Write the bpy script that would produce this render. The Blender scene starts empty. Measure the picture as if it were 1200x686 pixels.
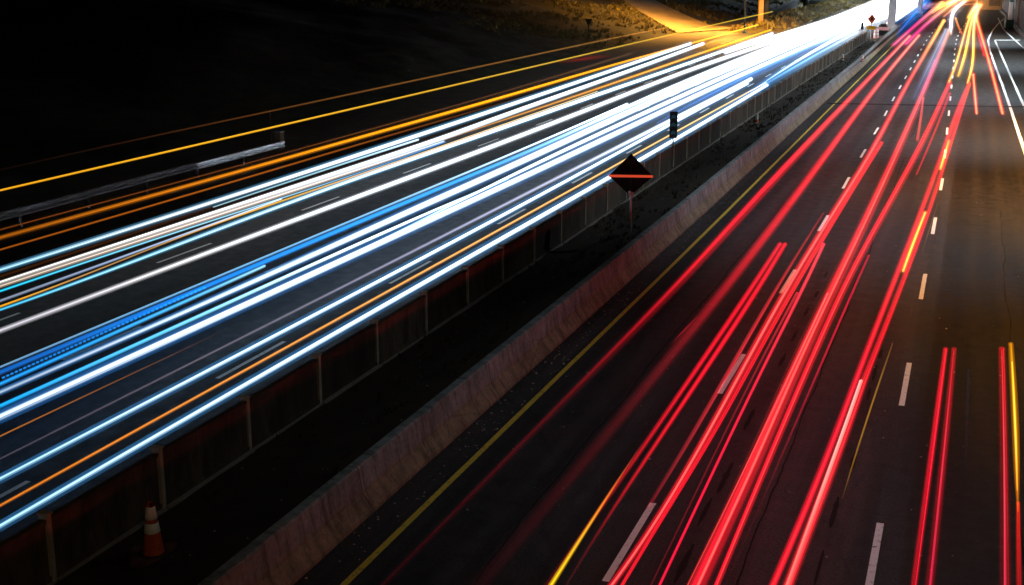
import bpy, bmesh, math, random
from mathutils import Vector, noise
random.seed(7)
S = bpy.context.scene
col = S.collection
R = math.radians

# ------------------------------------------------------------------ camera
CAM_H = 8.8
PITCH, YAW, FOCAL = 14.39518, 19.55274, 1500.0      # degrees, degrees, pixels of a 1200 px frame
cd = bpy.data.cameras.new('camera'); cam = bpy.data.objects.new('camera', cd); col.objects.link(cam)
cam.location = (0, 0, CAM_H)
cam.rotation_euler = (R(90-PITCH), 0, R(YAW))
cd.sensor_width = 36.0; cd.lens = FOCAL/1200*36.0
cd.clip_start = 0.1; cd.clip_end = 6000
S.camera = cam

# ------------------------------------------------------------------ night sky, moonlight, exposure
w = bpy.data.worlds.new('World'); S.world = w; w.use_nodes = True
nt = w.node_tree; nt.nodes.clear()
sky = nt.nodes.new('ShaderNodeTexSky'); sky.sky_type = 'NISHITA'; sky.sun_disc = False
sky.sun_elevation = R(35); sky.sun_rotation = R(200)
bg = nt.nodes.new('ShaderNodeBackground'); bg.inputs['Strength'].default_value = 0.00003
wo = nt.nodes.new('ShaderNodeOutputWorld')
nt.links.new(sky.outputs[0], bg.inputs[0]); nt.links.new(bg.outputs[0], wo.inputs[0])
sd = bpy.data.lights.new('moon', 'SUN'); sd.energy = 0.002; sd.angle = R(0.5); sd.color = (.8, .88, 1)
so = bpy.data.objects.new('moon', sd); col.objects.link(so)
so.rotation_euler = (R(55), 0, R(20))
S.view_settings.view_transform = 'Standard'; S.view_settings.look = 'None'
S.view_settings.exposure = 0; S.view_settings.gamma = 1; S.view_settings.use_curve_mapping = False
cy = S.cycles
S.render.engine = 'CYCLES'
cy.use_denoising = True
try: cy.denoiser = 'OPENIMAGEDENOISE'
except Exception: pass
cy.max_bounces = 4; cy.diffuse_bounces = 2; cy.glossy_bounces = 2
cy.transparent_max_bounces = 160
cy.sample_clamp_indirect = 4.0
cy.pixel_filter_type = 'BLACKMAN_HARRIS'; cy.filter_width = 1.5

# ------------------------------------------------------------------ helpers
_th, _yw = R(PITCH), R(YAW)
_r = Vector((math.cos(_yw), math.sin(_yw), 0))
_fh = Vector((-math.sin(_yw), math.cos(_yw), 0))
_fw = _fh*math.cos(_th) + Vector((0, 0, -math.sin(_th)))
_up = _r.cross(_fw)
def at(x, y, z=0.0):                    # surveyed point: where the sight line through (x, y) meets height z
    d = _r*(x-600) + _up*(343-y) + _fw*FOCAL
    return Vector((0, 0, CAM_H)) + d*((z-CAM_H)/d.z)
def lin(c):
    return tuple((v/255/12.92 if v/255 <= .04045 else ((v/255+.055)/1.055)**2.4) for v in c)

def tag(o, label=None, cat=None, group=None, kind=None):
    if label: o['label'] = label
    if cat: o['category'] = cat
    if group: o['group'] = group
    if kind: o['kind'] = kind
    return o
def empty(name, loc=(0, 0, 0), rz=0, label=None, cat=None, group=None):
    o = bpy.data.objects.new(name, None); col.objects.link(o)
    o.location = loc; o.rotation_euler = (0, 0, rz); o.empty_display_size = .3
    return tag(o, label, cat, group)
def link(name, me, mat, parent=None, loc=None):
    o = bpy.data.objects.new(name, me); col.objects.link(o)
    if mat is not None: me.materials.append(mat)
    if parent is not None: o.parent = parent
    if loc is not None: o.location = loc
    return o
class MB:
    def __init__(s): s.v = []; s.f = []; s.sm = []
    def add(s, vs, fs, smooth=False):
        n = len(s.v); s.v += [tuple(p) for p in vs]
        s.f += [tuple(i+n for i in f) for f in fs]; s.sm += [smooth]*len(fs)
        return s
    def box(s, c, d, rz=0, tilt=0):
        hx, hy, hz = d[0]/2, d[1]/2, d[2]/2
        ca, sa = math.cos(rz), math.sin(rz); ct, st = math.cos(tilt), math.sin(tilt)
        vs = []
        for x, y, z in ((-1,-1,-1),(1,-1,-1),(1,1,-1),(-1,1,-1),(-1,-1,1),(1,-1,1),(1,1,1),(-1,1,1)):
            px, py, pz = x*hx, y*hy, z*hz
            px, pz = px*ct+pz*st, -px*st+pz*ct
            vs.append((c[0]+px*ca-py*sa, c[1]+px*sa+py*ca, c[2]+pz))
        return s.add(vs, [(0,3,2,1),(4,5,6,7),(0,1,5,4),(1,2,6,5),(2,3,7,6),(3,0,4,7)])
    def tube(s, a, b, r0, r1=None, n=12, smooth=True):
        a, b = Vector(a), Vector(b); r1 = r0 if r1 is None else r1
        d = (b-a).normalized(); u = d.orthogonal().normalized(); v = d.cross(u)
        vs = []
        for p, r in ((a, r0), (b, r1)):
            for k in range(n):
                t = 2*math.pi*k/n; vs.append(p+u*(r*math.cos(t))+v*(r*math.sin(t)))
        s.add(vs, [(k, (k+1) % n, n+(k+1) % n, n+k) for k in range(n)], smooth)
        return s.add(vs, [tuple(range(n))[::-1], tuple(range(n, 2*n))])
    def lathe(s, prof, n=20, c=(0, 0, 0)):
        vs = []
        for r, z in prof:
            for k in range(n):
                t = 2*math.pi*k/n; vs.append((c[0]+r*math.cos(t), c[1]+r*math.sin(t), c[2]+z))
        fs = []
        for i in range(len(prof)-1):
            for k in range(n):
                fs.append((i*n+k, i*n+(k+1) % n, (i+1)*n+(k+1) % n, (i+1)*n+k))
        return s.add(vs, fs, True)
    def prism(s, poly, axis_a, axis_b, o, thick):           # flat outline given a real thickness
        A, B = Vector(axis_a), Vector(axis_b); N = A.cross(B).normalized(); o = Vector(o); n = len(poly)
        vs = [o+A*p[0]+B*p[1]+N*(thick/2) for p in poly]+[o+A*p[0]+B*p[1]-N*(thick/2) for p in poly]
        return s.add(vs, [tuple(range(n)), tuple(range(n, 2*n))[::-1]]+[(k, n+k, n+(k+1) % n, (k+1) % n) for k in range(n)])
    def strip(s, rows, smooth=False):                        # rows of points of equal length
        m = len(rows[0]); vs = [p for r in rows for p in r]
        return s.add(vs, [(i*m+j, i*m+j+1, (i+1)*m+j+1, (i+1)*m+j) for i in range(len(rows)-1) for j in range(m-1)], smooth)
    def mesh(s, name):
        me = bpy.data.meshes.new(name); me.from_pydata(s.v, [], s.f)
        for p, q in zip(me.polygons, s.sm): p.use_smooth = q
        me.update(); return me
    def build(s, name, mat, parent=None, loc=None, bevel=0):
        me = s.mesh(name)
        bm = bmesh.new(); bm.from_mesh(me)
        bmesh.ops.recalc_face_normals(bm, faces=bm.faces)
        if bevel: bmesh.ops.bevel(bm, geom=list(bm.edges), offset=bevel, segments=2, affect='EDGES', clamp_overlap=True)
        bm.to_mesh(me); bm.free()
        return link(name, me, mat, parent, loc)

# ------------------------------------------------------------------ materials
class NT:
    def __init__(s, name):
        s.m = bpy.data.materials.new(name); s.m.use_nodes = True; s.t = s.m.node_tree; s.t.nodes.clear()
        s.out = s.n('OutputMaterial')
    def n(s, typ, **kw):
        nd = s.t.nodes.new('ShaderNode'+typ)
        for k, v in kw.items():
            if hasattr(nd, k): setattr(nd, k, v)
            else: s.set(nd, k, v)
        return nd
    def set(s, nd, k, v):
        i = nd.inputs[k]
        if isinstance(v, bpy.types.NodeSocket): s.t.links.new(v, i)
        else: i.default_value = v
    def coord(s, scale=(1, 1, 1), loc=(0, 0, 0)):
        c = s.n('TexCoord'); m = s.n('Mapping'); s.set(m, 'Vector', c.outputs['Object'])
        m.inputs['Scale'].default_value = scale; m.inputs['Location'].default_value = loc; return m.outputs[0]
    def noise(s, vec, scale, detail=4, rough=.6):
        n = s.n('TexNoise'); s.set(n, 'Vector', vec); s.set(n, 'Scale', scale); s.set(n, 'Detail', detail); s.set(n, 'Roughness', rough); return n.outputs[0]
    def ramp(s, f, stops):
        r = s.n('ValToRGB'); s.set(r, 'Fac', f); e = r.color_ramp.elements
        while len(e) < len(stops): e.new(.5)
        for q, (p, c) in zip(e, stops):
            q.position = p; q.color = (c, c, c, 1) if not isinstance(c, tuple) else (*c, 1)
        return r.outputs[0]
    def mix(s, f, a, b, mode='MIX'):
        m = s.n('Mix', data_type='RGBA', blend_type=mode); 
        for idx, v in ((0, f), (6, a), (7, b)):
            i = m.inputs[idx]
            if isinstance(v, bpy.types.NodeSocket): s.t.links.new(v, i)
            else: i.default_value = v if idx == 0 else ((*v, 1) if len(v) == 3 else v)
        return m.outputs[2]
    def math(s, op, a, b=0.0, clamp=False):
        m = s.n('Math', operation=op, use_clamp=clamp)
        for i, v in enumerate((a, b)):
            if isinstance(v, bpy.types.NodeSocket): s.t.links.new(v, m.inputs[i])
            else: m.inputs[i].default_value = v
        return m.outputs[0]
    def finish(s, color, rough=.8, bump=None, dist=.02, metallic=0.0, spec=.4):
        p = s.n('BsdfPrincipled')
        for k, v in (('Base Color', color), ('Roughness', rough), ('Metallic', metallic), ('Specular IOR Level', spec)):
            s.set(p, k, (*v, 1) if k == 'Base Color' and not isinstance(v, bpy.types.NodeSocket) else v)
        if bump is not None:
            b = s.n('Bump'); s.set(b, 'Height', bump); s.set(b, 'Distance', dist); s.set(b, 'Strength', .7)
            s.t.links.new(b.outputs[0], p.inputs['Normal'])
        s.t.links.new(p.outputs[0], s.out.inputs[0]); return s.m

def rough_mat(name, c, var=.35, scale=3.0, rough=.85, bump=True, metallic=0.0, stretch=(1, 1, 1)):
    t = NT(name); v = t.coord(stretch)
    a = t.noise(v, scale, 6, .65); b = t.noise(v, scale*9, 3, .6)
    f = t.ramp(a, [(.3, 1-var), (.7, 1+var*.5)])
    k = t.ramp(b, [(.3, 1-var*.5), (.7, 1+var*.3)])
    cc = t.mix(1.0, t.mix(1.0, c, f, 'MULTIPLY'), k, 'MULTIPLY')
    return t.finish(cc, rough, b if bump else None, .01, metallic)

def asphalt(name, base, lane_edges=None, brown=None, seam_x=None, dust=.25):
    t = NT(name); v = t.coord(); sep = t.n('SeparateXYZ'); t.set(sep, 'Vector', v)
    X, Y = sep.outputs[0], sep.outputs[1]
    grain = t.noise(v, 22, 3, .7); med = t.noise(v, 2.2, 5, .65)
    streak = t.noise(t.coord((1.6, .035, 1)), 1.6, 5, .65)
    blot = t.noise(t.coord((.5, .12, 1)), 1.0, 4, .6)
    c = base
    if brown:
        edge = t.noise(t.coord((.3, .5, 1)), 1.5, 3, .5)
        e = t.math('ADD', X, t.math('MULTIPLY', t.math('SUBTRACT', edge, .5), .12))
        f = t.math('MULTIPLY', t.math('SUBTRACT', e, seam_x), 9.0, True)
        c = t.mix(f, base, brown)
    c = t.mix(1.0, c, t.ramp(grain, [(.3, .22), (.7, 1.8)]), 'MULTIPLY') if isinstance(c, bpy.types.NodeSocket) else t.mix(1.0, c, t.ramp(grain, [(.3, .22), (.7, 1.8)]), 'MULTIPLY')
    c = t.mix(1.0, c, t.ramp(med, [(.3, .72), (.7, 1.2)]), 'MULTIPLY')
    c = t.mix(1.0, c, t.ramp(streak, [(.3, .45), (.7, 1.45)]), 'MULTIPLY')
    c = t.mix(1.0, c, t.ramp(blot, [(.3, .75), (.7, 1.2)]), 'MULTIPLY')
    # polished wheel tracks and the dark oil line between them: two of each per lane
    if lane_edges:
        l0, lw = lane_edges
        ph = t.math('FRACT', t.math('DIVIDE', t.math('SUBTRACT', X, l0), lw))
        tr = t.ramp(ph, [(0, 1.0), (.15, 1.0), (.26, .62), (.38, 1.08), (.5, .72), (.62, 1.08), (.75, .62), (.86, 1.0)])
        c = t.mix(1.0, c, tr, 'MULTIPLY')
    # transverse shrinkage cracks
    cy_ = t.math('ADD', t.math('MULTIPLY', Y, .19), t.math('MULTIPLY', t.noise(t.coord((.8, .06, 1)), 1.0, 4, .6), .22))
    cr = t.ramp(t.math('FRACT', cy_), [(0, .45), (.0035, .5), (.007, 1.0), (1, 1.0)])
    c = t.mix(.8, c, t.mix(1.0, c, cr, 'MULTIPLY'))
    vo = t.n('TexVoronoi', feature='DISTANCE_TO_EDGE'); t.set(vo, 'Vector', t.mix(.18, t.coord((.4, .22, 1)), t.n('TexNoise').outputs[1])); t.set(vo, 'Scale', 1.0)
    ck = t.ramp(vo.outputs[0], [(0, .55), (.006, .7), (.012, 1.0), (1, 1.0)])
    c = t.mix(.5, c, t.mix(1.0, c, ck, 'MULTIPLY'))
    rg = t.ramp(med, [(.3, .55), (.7, .8)])
    return t.finish(c, rg, grain, .012, spec=.35)

M = {}
M['asphalt_right'] = asphalt('grey_asphalt', (.030, .0305, .031), (-8.1, 3.62), (.018, .0125, .007), -.42)
M['asphalt_left'] = asphalt('dark_asphalt', (.016, .020, .025), (-15.1, 3.9))
M['dirt'] = rough_mat('median_dirt', (.026, .0145, .006), .6, 1.2, .95)
M['soil'] = rough_mat('verge_soil', (.055, .044, .012), .95, .55, .95)
M['grass'] = rough_mat('dry_grass', (.20, .16, .05), .55, .6, .9, False)
M['weed'] = rough_mat('dark_weed', (.03, .03, .012), .5, .8, .9, False)
M['path'] = rough_mat('pale_path', (.27, .21, .13), .25, .5, .9, True, 0, (1, .25, 1))
def panel_mat():
    t = NT('brown_wall_panel'); oi = t.n('ObjectInfo'); v = t.coord((1, 1, .25))
    off = t.n('VectorMath', operation='ADD'); t.t.links.new(v, off.inputs[0]); t.t.links.new(oi.outputs['Location'], off.inputs[1])
    a = t.noise(off.outputs[0], 1.1, 6, .7); b = t.noise(off.outputs[0], 9, 4, .65); st = t.noise(off.outputs[0], 2.6, 3, .5)
    c = t.mix(1.0, (.095, .066, .046), t.ramp(a, [(.3, .45), (.7, 1.35)]), 'MULTIPLY')
    c = t.mix(1.0, c, t.ramp(b, [(.3, .7), (.7, 1.2)]), 'MULTIPLY')
    c = t.mix(1.0, c, t.ramp(st, [(.36, .55), (.5, 1.0)]), 'MULTIPLY')
    c = t.mix(1.0, c, t.ramp(oi.outputs['Random'], [(0, .6), (1, 1.25)]), 'MULTIPLY')
    return t.finish(c, .85, b, .01)
M['panel'] = panel_mat()
M['post'] = rough_mat('pale_wall_post', (.42, .35, .26), .35, 2, .8)
M['coping'] = rough_mat('wall_base', (.22, .19, .16), .3, 1.5, .85)
M['conc'] = rough_mat('pier_concrete', (.25, .29, .34), .25, .6, .85)  # cold tint carries the blue light that falls on the piers
M['steel'] = rough_mat('galvanised_steel', (.42, .43, .44), .3, 2.5, .42, False, .55)
M['pale_steel'] = rough_mat('clean_steel', (.72, .76, .8), .2, 2.5, .35, False, .4)
M['dull_steel'] = rough_mat('dull_steel', (.2, .2, .21), .4, 2.5, .6, False, .3)
M['darkmetal'] = rough_mat('dark_metal', (.03, .031, .034), .3, 3, .5, False, .2)
M['black'] = rough_mat('black_sign', (.005, .005, .006), .3, 2, .7, False)
M['teal'] = rough_mat('teal_film', (.04, .16, .19), .3, 6, .4, False)

M['rubber'] = rough_mat('black_rubber', (.03, .018, .013), .4, 5, .8)
M['cone_orange'] = rough_mat('cone_orange', (.50, .075, .02), .3, 8, .6, False)
M['cone_white'] = rough_mat('cone_white', (.85, .82, .74), .15, 14, .5, False)
M['sign_orange'] = rough_mat('sign_orange', (.75, .16, .06), .15, 3, .5, False)
M['sign_yellow'] = rough_mat('sign_yellow', (.8, .48, .02), .1, 3, .5, False)
M['sign_white'] = rough_mat('sign_white', (.85, .85, .83), .1, 3, .5, False)
M['pink'] = rough_mat('barrel_plastic', (.75, .36, .34), .2, 4, .5, False)
M['wood'] = rough_mat('brown_box', (.2, .13, .08), .4, 3, .8)
M['blue_wall'] = rough_mat('blue_cladding', (.16, .25, .36), .35, .5, .6, True, 0, (2, 2, .2))
M['orange_lit'] = rough_mat('orange_lit_wall', (.45, .27, .1), .25, .3, .8)  # orange lamp light on wall and column, put into the base colour
M['darkwall'] = rough_mat('dark_wall', (.012, .010, .010), .4, .5, .9)
M['green'] = rough_mat('green_cabinet', (.03, .12, .08), .3, 3, .6, False)

def paint(name, c, wear=.5):
    t = NT(name); v = t.coord(); a = t.noise(v, 9, 5, .7); b = t.noise(v, 40, 2, .6)
    f = t.ramp(t.math('ADD', t.math('MULTIPLY', a, .7), t.math('MULTIPLY', b, .3)), [(.36, .0), (.38+.12*wear, 1.0)])
    return t.finish(t.mix(f, (.06, .06, .06), c), .7, b, .004)
M['white_paint'] = paint('white_paint', (.80, .80, .78))
M['yellow_paint'] = paint('yellow_paint', (.62, .46, .05), .7)
M['seal'] = rough_mat('tar_sealant', (.004, .004, .0045), .4, 5, .95, False)

def jersey_mat():
    t = NT('worn_concrete'); v = t.coord(); sep = t.n('SeparateXYZ'); t.set(sep, 'Vector', v)
    a = t.noise(t.coord((1, .5, 1)), 1.6, 6, .7); b = t.noise(v, 14, 4, .7); d = t.noise(t.coord((1, 2.5, .5)), 2.0, 4, .65)
    lo = t.math('MULTIPLY', t.math('SUBTRACT', t.math('ADD', sep.outputs[2], t.math('MULTIPLY', t.math('SUBTRACT', a, .5), .10)), .32), 14, True)
    c = t.mix(lo, (.21, .185, .125), (.22, .235, .235))
    c = t.mix(1.0, c, t.ramp(a, [(.3, .62), (.72, 1.25)]), 'MULTIPLY')
    c = t.mix(1.0, c, t.ramp(b, [(.3, .75), (.7, 1.2)]), 'MULTIPLY')
    c = t.mix(1.0, c, t.ramp(d, [(.34, .5), (.56, 1.08)]), 'MULTIPLY')
    vo = t.n('TexVoronoi', feature='DISTANCE_TO_EDGE'); t.set(vo, 'Vector', t.mix(.12, t.coord((.9, .55, 1.1)), t.n('TexNoise').outputs[1])); t.set(vo, 'Scale', 1.0)
    c = t.mix(1.0, c, t.ramp(vo.outputs[0], [(0, .72), (.008, .85), (.016, 1.0), (1, 1.0)]), 'MULTIPLY')
    j = t.ramp(t.math('FRACT', t.math('MULTIPLY', t.math('ADD', sep.outputs[1], .6), 1/6.1)), [(0, .35), (.004, .35), (.007, 1.12), (.014, 1.0), (1, 1.0)])
    c = t.mix(1.0, c, j, 'MULTIPLY')
    return t.finish(c, .85, b, .012)
M['jersey'] = jersey_mat()

def glow_mat(name, halo):
    t = NT(name); a = t.n('Attribute', attribute_name='lamp_colour')
    e = t.n('Emission'); t.set(e, 'Color', a.outputs[0])
    if halo:
        tr = t.n('BsdfTransparent'); ad = t.n('AddShader')
        t.t.links.new(e.outputs[0], ad.inputs[0]); t.t.links.new(tr.outputs[0], ad.inputs[1]); t.t.links.new(ad.outputs[0], t.out.inputs[0])
        t.m.cycles.emission_sampling = 'NONE'
    else:
        t.t.links.new(e.outputs[0], t.out.inputs[0]); t.m.cycles.emission_sampling = 'FRONT'
    return t.m
M['light'] = glow_mat('vehicle_light', True); M['light'].cycles.emission_sampling = 'FRONT_BACK'
M['halo'] = glow_mat('vehicle_light_soft_edge', True)
def lamp_mat(name, c, s):
    t = NT(name); e = t.n('Emission'); t.set(e, 'Color', (*c, 1)); t.set(e, 'Strength', s); t.t.links.new(e.outputs[0], t.out.inputs[0]); return t.m
M['sodium'] = lamp_mat('sodium_lens', (1, .5, .12), 12)
M['orange_strip'] = lamp_mat('orange_glow_strip', (1, .10, .04), .62)  # the brace is no lamp; its reflected brightness is put in as emission
M['led'] = lamp_mat('cool_lens', (.8, .92, 1), 12)

# ------------------------------------------------------------------ ground
def interp(tab, y):
    if y <= tab[0][0]: return tab[0][1]
    for (a, b), (c, d) in zip(tab, tab[1:]):
        if y <= c: return b+(d-b)*(y-a)/(c-a)
    return tab[-1][1]
YELLOW = [(-20, -8.05), (40, -8.02), (64, -8.13), (150, -8.52), (190, -8.5), (230, -7.6), (290, -4.2), (340, 0)]
DASH_A = [(-20, -4.45), (46, -4.46), (56, -4.55), (74, -4.64), (92, -4.84), (117, -5.02), (158, -5.39), (190, -5.3), (230, -4.2), (290, -.9)]
DASH_B = [(-20, -.79), (57, -.79), (82, -1.10), (100, -1.31), (143, -1.85), (163, -2.05), (190, -1.95), (230, -1.0), (290, 2.4)]
def hill(x, y):                                               # roadside terrain left of the shoulder
    d = max(0.0, -36.5-x)
    rise = 9*(1-math.exp(-d*.030))
    z = rise*min(1, max(.25, (y-10)/90))
    z += .35*min(1, d/6)*noise.noise(Vector((x*.11, y*.11, 1.3)))+.14*min(1, d/3)*noise.noise(Vector((x*.5, y*.5, 4)))
    return z
def grid(name, mat, xs, ys, zf):
    m = MB(); m.strip([[(x, y, zf(x, y)) for x in xs] for y in ys], True); return m.build(name, mat)
def frange(a, b, n): return [a+(b-a)*k/n for k in range(n+1)]

g = grid('ground', M['soil'], [-3000, -300, 300, 3000], [-200, 0, 400, 4000], lambda x, y: -.35); tag(g, kind='structure')
def road(name, mat, x0, x1, y0, y1, z, n=40):
    m = MB(); m.strip([[(x0, y, z), (x1, y, z)] for y in frange(y0, y1, n)]); return tag(m.build(name, mat), kind='structure')
road('right_road', M['asphalt_right'], -8.9, 9.5, -10, 420, 0)
road('left_road', M['asphalt_left'], -29.2, -12.25, -10, 420, 0)
sh = rough_mat('paved_shoulder', (.16, .125, .09), .35, .7, .9)
road('shoulder', sh, -37.5, -29.2, -10, 420, -.004)
hx = [-36.6-.0]+[-36.6-1.1*k for k in range(1, 40)]+[-85, -100, -130, -200, -400]
hl = grid('hillside', M['soil'], hx, frange(-10, 400, 330), lambda x, y: hill(x, y)-.01)
tag(hl, kind='structure')
def median_z(x, y):
    f = min(1, max(0, (x+11.6)/2.3)); f = f*f*(3-2*f)
    z = .02+.58*f+.035*noise.noise(Vector((x*1.4, y*1.1, 2)))+.02*noise.noise(Vector((x*5, y*4, 7)))
    return z
md = grid('median', M['dirt'], frange(-12.05, -9.2, 14), frange(-5, 300, 420), median_z); tag(md, kind='structure')

# road paint
def line(name, mat, tab, w, y0, y1, z=.004, n=30):
    m = MB(); m.strip([[(interp(tab, y)-w/2, y, z), (interp(tab, y)+w/2, y, z)] for y in frange(y0, y1, n)]); return tag(m.build(name, mat), kind='structure')
line('yellow_edge_line', M['yellow_paint'], YELLOW, .11, -5, 300)
def dashes(name, tab, starts, ln, w):
    m = MB()
    for y in starts: m.strip([[(interp(tab, q)-w/2, q, .004), (interp(tab, q)+w/2, q, .004)] for q in (y, y+ln/2, y+ln)])
    return tag(m.build(name, M['white_paint']), kind='structure')
dashes('lane_dashes', DASH_A, [16.7+9.02*k-.05 for k in range(-2, 25)], 3.0, .11)
dashes('lane_dashes', DASH_B, [17.0+9.16*k for k in range(-2, 25)], 3.1, .115)
L1 = [(0, -15.0), (22, -15.02), (63, -15.3), (120, -15.7), (300, -15.7)]
L2 = [(0, -19.1), (60, -19.1), (120, -19.6), (300, -19.6)]
L3 = [(0, -22.8), (75, -22.9), (114, -23.8), (300, -24)]
for t in (L1, L2, L3): dashes('lane_dashes', t, [23.0+9.1*k for k in range(-3, 18)], 3.0, .11)
EDGE = [(-10, 3.4), (30, 3.2), (67, 2.73), (94, 2.39), (144.5, 1.60), (166, 1.5), (190, 2.2), (215, 3.3), (260, 6)]
line('white_edge_line', M['white_paint'], EDGE, .17, 0, 260)
line('ramp_line', M['white_paint'], [(60, 4.0), (91, 3.29), (165, 2.28)], .17, 60, 165)
line('ramp_line', M['white_paint'], [(100, 7.5), (153, 4.99), (193, 3.65), (235, 3.4)], .17, 100, 235)
m = MB(); m.strip([[(2.28, 165.2, .004), (5.1, 166.1, .004)], [(2.28, 166.2, .004), (5.1, 167.1, .004)]]); tag(m.build('stop_line', M['white_paint']), kind='structure')
# sealed joint right across the road, and older tar patches
m = MB(); m.strip([[(-8.7, 85.5, .006), (2, 87.2, .006), (9, 89.5, .006)], [(-8.7, 86.25, .006), (2, 87.95, .006), (9, 90.3, .006)]])
tag(m.build('road_joint', M['seal']), kind='structure')
m = MB()
for px, py, ln in ((1025, 437, 1.3), (945, 366, .9), (931, 394, 1.0), (917, 422, 1.1), (878, 492, 1.3), (850, 560, 1.5), (826, 600, 1.2), (802, 660, 1.4), (957, 345, .8), (968, 322, .8), (1032, 415, .7),
                   (1018, 462, .9), (1000, 540, .9), (978, 600, 1.3), (960, 665, 1.2)):
    p = at(px, py); a = random.uniform(.035, .06); k = 7; ring = []
    L = []; Rr = []
    for i in range(k+1):
        q = i/k; ww = a*math.sin(math.pi*min(1, max(0, q*.94+.03)))**.5*random.uniform(.6, 1.2)
        L.append((p.x-ww, p.y-ln/2+ln*q, .005)); Rr.append((p.x+ww, p.y-ln/2+ln*q, .005))
    m.strip([[l, r] for l, r in zip(L, Rr)])
for X0, ya, yb in ((-2.62, 14, 62), (-6.3, 16, 48), (1.4, 15, 50), (-6.25, 56, 84), (-2.7, 70, 85)):
    ph = random.uniform(0, 50)
    m.strip([[(X0+.10*noise.noise(Vector((y*.35, ph, 0)))+.03*noise.noise(Vector((y*2.1, ph, 5)))-h, y, .0045), (X0+.10*noise.noise(Vector((y*.35, ph, 0)))+.03*noise.noise(Vector((y*2.1, ph, 5)))+h, y, .0045)] for y in frange(ya, yb, 160) for h in (.012+.014*abs(noise.noise(Vector((y*.8, ph, 9)))),)])
tag(m.build('tar_patches', M['seal']), kind='structure')

# pale path climbing the hillside
def hit(x, y):
    d = (_r*(x-600)+_up*(343-y)+_fw*FOCAL).normalized(); p = Vector((0, 0, CAM_H)); t = 20.0
    while t < 420:
        q = p+d*t
        zt = hill(q.x, q.y) if q.x < -36.6 else 0
        if q.z <= zt: return q
        t += .25
    return p+d*420
pl = [(793, 39.5), (780, 32), (765, 23.5), (750, 15), (733, 3), (722, -5)]
pr_ = [(868, 34), (833, 31), (813, 23), (793, 14), (765, 0), (753, -7)]
rows = []
for (a, b), (c, d) in zip(zip(pl, pr_), zip(pl[1:], pr_[1:])):
    for k in range(6):
        f = k/6; A = hit(a[0]+(c[0]-a[0])*f, a[1]+(c[1]-a[1])*f); B = hit(b[0]+(d[0]-b[0])*f, b[1]+(d[1]-b[1])*f)
        rows.append([(lambda q: (q.x, q.y, (hill(q.x, q.y) if q.x < -36.6 else 0)+.12))(A.lerp(B, j/8)) for j in range(9)])
m = MB(); m.strip(rows, True); tag(m.build('path', M['path']), kind='structure')

# ------------------------------------------------------------------ dark panelled wall in the median
wall = empty('median_wall', (-12.15, 5, 0), 0, 'long low brown panel wall with pale posts along the dark median', 'wall')
STEP = 2.765; N_P = 57; Y0 = 2.87
pm = MB(); pm.box((0, STEP/2, .51), (.09, STEP-.11, .94))
pm.box((.012, STEP/2, .965), (.13, STEP-.10, .06)); pm.box((.012, STEP/2, .07), (.14, STEP-.10, .08))
p0 = pm.build('panel', M['panel'], None, bevel=.008)
qm = MB(); qm.box((0, 0, .53), (.16, .1, 1.06)); qm.box((0, 0, 1.075), (.2, .14, .03)); q0 = qm.build('post', M['post'], None, bevel=.008)
cm = MB(); cm.box((.02, STEP/2, .015), (.3, STEP-.02, .05)); c0 = cm.build('base_block', M['coping'], None, bevel=.01)
for k in range(N_P):
    for src in (p0, q0, c0):
        o = src if k == 0 else src.copy()
        if k: col.objects.link(o)
        o.parent = wall; o.location = (random.uniform(-.012, .012), Y0-5+STEP*k, random.uniform(-.015, .012))

# concrete barrier between median and right road
prof = [(-8.72, -.02), (-8.72, .07), (-8.90, .31), (-8.97, .74), (-9.0, .77), (-9.16, .77), (-9.2, .74), (-9.24, .3), (-9.3, -.02)]
m = MB(); rows = []
ys = frange(-4, 262, 560)
for y in ys:
    sft = interp([(-20, 0), (46, -.02), (80, -.2), (117, -.33), (160, -.8), (200, -.9), (262, -1.0)], y)
    e = .012*noise.noise(Vector((0, y*2.1, 3)))+.01*noise.noise(Vector((0, y*.4, 9)))
    rows.append([(x+sft+(e if i in (1, 2) else e*.4), y, z+(.007*noise.noise(Vector((i, y*1.7, 5))) if i in (1, 2, 3) else 0)) for i, (x, z) in enumerate(prof)])
m.strip(rows)
tag(m.build('concrete_barrier', M['jersey']), 'continuous worn concrete barrier beside the yellow edge line', 'barrier')

# ------------------------------------------------------------------ vegetation and gravel
def tufts(name, mat, spots, h, n, wd=.03):
    m = MB()
    for (x, y, z) in spots:
        hh = h*random.uniform(.5, 1.3)
        for b in range(n):
            a = random.uniform(0, 6.283); r = random.uniform(0, h*.5); tx = x+r*math.cos(a); ty = y+r*math.sin(a)
            a2 = random.uniform(0, 6.283); l = hh*random.uniform(.2, .7); ww = wd*random.uniform(.6, 1.4)
            dx, dy = math.cos(a2), math.sin(a2); zz = z-.02
            m.add([(tx-dy*ww, ty+dx*ww, zz), (tx+dy*ww, ty-dx*ww, zz), (tx+dx*l*.5+dy*ww*.6, ty+dy*l*.5-dx*ww*.6, zz+hh*.7), (tx+dx*l, ty+dy*l, zz+hh)], [(0, 1, 2), (0, 2, 3)])
    return tag(m.build(name, mat), kind='stuff')
sp = []
while len(sp) < 5200:
    x = random.uniform(-75, -37); y = random.uniform(122, 300)
    if noise.noise(Vector((x*.16, y*.1, 0)))+random.uniform(-.35, .35) > .02: sp.append((x, y, hill(x, y)))
def on_path(x, y):
    for r in rows_p:
        if r[0][0] < x < r[-1][0] and abs(r[4][1]-y) < 9: return True
    return False
import bisect
pth = []
for (a, b), (c, d) in zip(zip(pl, pr_), zip(pl[1:], pr_[1:])):
    pth.append([hit(*a), hit(*b), hit(*d), hit(*c)])
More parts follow.
